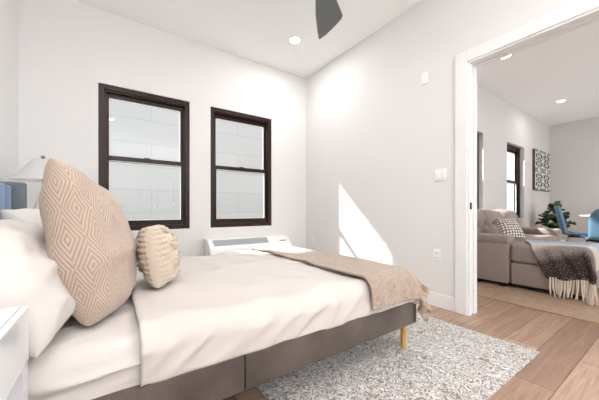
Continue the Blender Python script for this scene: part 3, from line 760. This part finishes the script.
for k in range(3):
    xa = SX0 + 0.17 + k * cw
    c = MB(); P = []
    xm = xa + cw / 2
    NB = 36; btn = [(-0.25, 0.5), (0.25, 0.5)]
    def bp(u, v):
        U, V_ = 2 * u - 1, 2 * v - 1
        h = (max(0, 1 - abs(U) ** 4) * max(0, 1 - abs(V_) ** 4)) ** 0.35
        for bx, bv in btn:
            dd = ((u - 0.5 - bx) * 2.2) ** 2 + ((v - bv) * 2.2) ** 2
            h -= 0.45 * math.exp(-dd * 30)
        wv = 1 - 0.10 * max(0, V_) ** 3
        x = xm + U * cw / 2 * 1.0 * wv
        z = 0.48 + 0.46 * v - 0.03 * max(0, V_) * U * U
        yb = SYB - 0.20 + 0.10 * v
        return Vector((x, yb - 0.19 * h, z)), Vector((x, yb + 0.02 + 0.08 * (max(0, 1 - U ** 4) * max(0, 1 - V_ ** 4)) ** 0.35, z))
    F = [[bp(i / NB, j_ / NB)[0] for j_ in range(NB + 1)] for i in range(NB + 1)]
    B = [[bp(i / NB, j_ / NB)[1] for j_ in range(NB + 1)] for i in range(NB + 1)]
    c.grid(F); c.grid(B)
    # close the rim
    rim = [(i, 0) for i in range(NB)] + [(NB, j_) for j_ in range(NB)] + [(NB - i, NB) for i in range(NB)] + [(0, NB - j_) for j_ in range(NB)]
    rim.append(rim[0])
    c.grid([[F[i][j_] for i, j_ in rim], [B[i][j_] for i, j_ in rim]])
    bmesh.ops.remove_doubles(c.bm, verts=list(c.bm.verts), dist=1e-5)
    bc = c.build('back_cushion', SOFA, sofa)
    for bx, bv in btn:
        pt = bp(0.5 + bx, bv)[0]
        MB().ball(pt + Vector((0, -0.002, 0)), 0.014, (1, 0.6, 1), 10).build('button', SOFA, bc)
# chaise section
PX0, PX1, PYF = 3.845, 4.66, 0.62
MB().box(PX0, PX1, PYF, SYF - 0.005, 0.06, 0.305, 0.02, 3).build('chaise_base', SOFA, sofa)
MB().box(PX0 - 0.006, PX1, PYF - 0.006, SYF + 0.0, 0.312, 0.525, 0.045, 4).build('chaise_cushion', SOFA, sofa)
for fx_, fy_ in ((SX0 + 0.08, SYF + 0.08), (SX0 + 0.08, SYB - 0.15), (SX1 - 0.08, SYF + 0.08), (SX1 - 0.08, SYB - 0.15), (PX0 + 0.08, PYF + 0.08), (PX1 - 0.08, PYF + 0.08)):
    f_ = MB().box(fx_ - 0.03, fx_ + 0.03, fy_ - 0.03, fy_ + 0.03, JZ, 0.064, 0.004).build('foot', BLACK, sofa); f_['label'] = 'short black foot'
MB().box(SX0 + 0.05, SX1 - 0.05, SYF + 0.06, SYB - 0.05, 0.045, 0.065).box(PX0 + 0.03, PX1 - 0.03, PYF + 0.03, SYF + 0.06, 0.045, 0.065).build('dust_cover', SUBB, sofa, False)

# dotted cushion on the sofa
Q = [(4.15, 1.42, 0.54), (4.45, 1.27, 0.54), (4.53, 1.42, 0.81), (4.29, 1.55, 0.81)]
t = base_thing('sofa_cushion', Q, 'small grey and cream dotted cushion leaning on the sofa seat', 'cushion')
pillow(*Q, 0.13, n=24, wr=0.003, seed=4, pinch=0.05).build('cushion_cover', DOTS, t)

# striped throw over the near corner of the chaise
t = thing('throw_blanket', (3.84, 0.85, 0.53), 'blue cream and dark brown striped throw with fringe draped over the sofa chaise', 'throw blanket')
PTOP = 0.525
def tmap(u, v):
    """u across the throw (0 left edge .. 1 right edge), v from far edge to fringe; unfolded coordinates then wrapped"""
    a = Vector((4.28, 1.24)) + u * Vector((0.30, -0.69)); e = Vector((3.47, 0.89)) + u * Vector((0.22, -0.66))
    p = a.lerp(e, v)
    x, d1 = wrap(p.x, PX0 - 0.016, 0.05, -1); y, d2 = wrap(p.y, PYF - 0.016, 0.05, -1)
    d = d1 + d2; d = min(d, 0.32 + 0.04 * d)
    wv = min(1, d1 / 0.1); wv2 = min(1, d2 / 0.1)
    x -= 0.016 * wv * (1 + math.sin(u * 34 + 1)) + 0.25 * min(d1, d2); y -= 0.012 * wv2 * (1 + math.sin(v * 30)) + 0.25 * min(d1, d2)
    z = PTOP + 0.012 - d + 0.006 * fbm(u * 7, v * 7, 3) * (1 - wv)
    return Vector((x, y, z))
NU, NV = 70, 90
mb = MB(); bm = mb.bm; uvl = bm.loops.layers.uv.new('uv')
V = [[bm.verts.new(tmap(i / NU, k / NV)) for k in range(NV + 1)] for i in range(NU + 1)]
for i in range(NU):
    for k in range(NV):
        f = bm.faces.new((V[i][k], V[i + 1][k], V[i + 1][k + 1], V[i][k + 1]))
        for lp, (a, b) in zip(f.loops, ((i, k), (i + 1, k), (i + 1, k + 1), (i, k + 1))): lp[uvl].uv = (a / NU, b / NV)
o = mb.build('blanket_cloth', STRIPE, t); solid(o, 0.008, 1)
fr = MB(); rnd = random.Random(3)
for k in range(34):
    u = (k + 0.5) / 34; p = tmap(u, 1.0)
    L_ = 0.16 + 0.05 * rnd.random(); L_ = min(L_, p.z - 0.02)
    dx, dy = rnd.uniform(-0.02, 0.008), rnd.uniform(-0.025, 0.025)
    fr.tube([p + Vector((0, 0, 0.015)), p + Vector((dx * 0.3 - 0.006, dy * 0.3, -L_ * 0.5)), p + Vector((dx - 0.008, dy, -L_))], [0.007, 0.0085, 0.005], 6)
f_ = fr.build('fringe', FRINGE, t); f_['label'] = 'knotted cream fringe'

# wall art
t = thing('wall_art', (8.32, LY, 1.37), 'black and white scroll print with walnut edge on the living room wall', 'picture')
MB().box(7.79, 8.86, LY - 0.05, LY - 0.002, 1.37, 2.29).build('frame', WOODD, t, False)
MB().box(7.80, 8.85, LY - 0.054, LY - 0.049, 1.38, 2.28).build('print', ARTM, t, False)

# fiddle leaf plant
px, py = 7.75, 1.72
t = thing('potted_plant', (px, py, 0), 'fiddle leaf fig plant behind the far sofa arm', 'plant')
MB().lathe(px, py, [(0.11, 0.0), (0.13, 0.01), (0.16, 0.30), (0.155, 0.31), (0.145, 0.30), (0.14, 0.28)]).build('pot', POTM, t)
MB().lathe(px, py, [(0.139, 0.26), (0.14, 0.275)]).build('soil', SOIL, t)
stm = MB(); lv = MB(); rnd = random.Random(11)
tips = [(0.0, 0.0, 0.95), (0.10, -0.13, 0.72), (-0.1, 0.12, 0.75)]
for tx, ty, tz in tips:
    stm.tube([(px, py, 0.26), (px + tx * 0.5, py + ty * 0.5, 0.5), (px + tx, py + ty, tz)], [0.014, 0.011, 0.006], 8)
stm.build('stem', STEM, t)
def leaf(mb, base, yaw, pitch, ln, wd):
    P = []; M = Matrix.Rotation(yaw, 3, 'Z') @ Matrix.Rotation(-pitch, 3, 'Y')
    for i in range(11):
        s = i / 10; w = wd * (math.sin(math.pi * s ** 0.75) ** 0.7 if 0 < s < 1 else 0.03) * (0.7 + 0.5 * s)
        row = []
        for k in range(-3, 4):
            v = Vector((s * ln, k / 3 * w, 0.05 * abs(k / 3) - 0.09 * ln / 0.3 * s * s + 0.006 * math.sin(s * 18) * abs(k)))
            row.append(Vector(base) + M @ v)
        P.append(row)
    mb.grid(P)
for tx, ty, tz in tips:
    for k in range(11):
        s = 0.35 + 0.65 * k / 10
        b = (px + tx * s, py + ty * s, 0.26 + (tz - 0.26) * s)
        leaf(lv, b, k * 2.4 + rnd.random() * 0.6, R(rnd.uniform(0, 55)) if k < 10 else R(70), rnd.uniform(0.17, 0.23), rnd.uniform(0.10, 0.135))
fo = lv.build('foliage', LEAF, t, recalc=False); solid(fo, 0.002)

# dining chairs and table
def make_chair(label):
    """moulded chair at the origin, facing +X"""
    t = thing('dining_chair', (0, 0, 0), label, 'chair', 'blue dining chairs')
    P = []
    n = 26
    for i in range(n + 1):
        s = i / n
        if s < 0.48:
            q = s / 0.48; x = 0.23 - 0.40 * q; z = 0.465 - 0.02 * math.sin(q * math.pi); w = 0.215 - 0.01 * q
        else:
            q = (s - 0.48) / 0.52; an = min(1, q / 0.3) * R(75)
            if q < 0.3:
                x = -0.17 - 0.075 * math.sin(an); z = 0.465 + 0.075 * (1 - math.cos(an))
            else:
                r_ = (q - 0.3) / 0.7; x = -0.17 - 0.075 * math.sin(R(75)) - 0.085 * r_; z = 0.465 + 0.075 * (1 - math.cos(R(75))) + 0.455 * r_
            w = 0.205 + 0.02 * math.sin(q * 2.5); w *= 1 if q < 0.75 else max(0.45, math.sqrt(max(0, 1 - ((q - 0.75) / 0.25) ** 2 * 0.8)))
        if s < 0.08: w *= 0.75 + 0.25 * math.sqrt(s / 0.08)
        row = []
        for k in range(-6, 7):
            f = k / 6; lift = 0.035 * f * f
            if s < 0.48: row.append((x, f * w, z + lift))
            else: row.append((x + lift * 1.6, f * w, z + lift * (1 - min(1, q / 0.3))))
        P.append(row)
    sh = MB().grid(P).build('seat_shell', CHAIRB, t); solid(sh, 0.022, 0)
    for sx, sy in ((1, 1), (1, -1), (-1, 1), (-1, -1)):
        lg = MB().tube([(sx * 0.21 - 0.01, sy * 0.20, 0.0), (sx * 0.13 - 0.01, sy * 0.13, 0.442)], [0.011, 0.017], 10).build('leg', BEECH, t)
    u = MB().box(-0.16, 0.15, -0.15, 0.15, 0.425, 0.441, 0.004).build('under_frame', BLACK, t)
    return t
ch = make_chair('blue shell dining chair with wooden legs beside the plant, seen from its side')
ch.location = (6.92, 1.18, 0); ch.rotation_euler = (0, 0, R(-82)); ch.scale = (1.08, 1.08, 1.02)
c2 = copy_tree(ch); c2['label'] = 'blue shell dining chair at the right edge seen from behind its back'
c2.scale = (1.05, 1.05, 0.98); c2.location = (6.36, 0.84, 0); c2.rotation_euler = (0, 0, R(25))
t = thing('dining_table', (7.9, 0.75, 0), 'white topped dining table in front of the end wall', 'table')
MB().box(7.45, 8.35, 0.2, 1.30, 0.795, 0.82, 0.01, 3).build('tabletop', TRIM, t)
for sx in (7.55, 8.25):
    for sy in (0.3, 1.2):
        MB().tube([(sx, sy, 0), (sx + (7.9 - sx) * 0.15, sy + (0.75 - sy) * 0.08, 0.795)], [0.014, 0.022], 10).build('leg', BEECH, t)
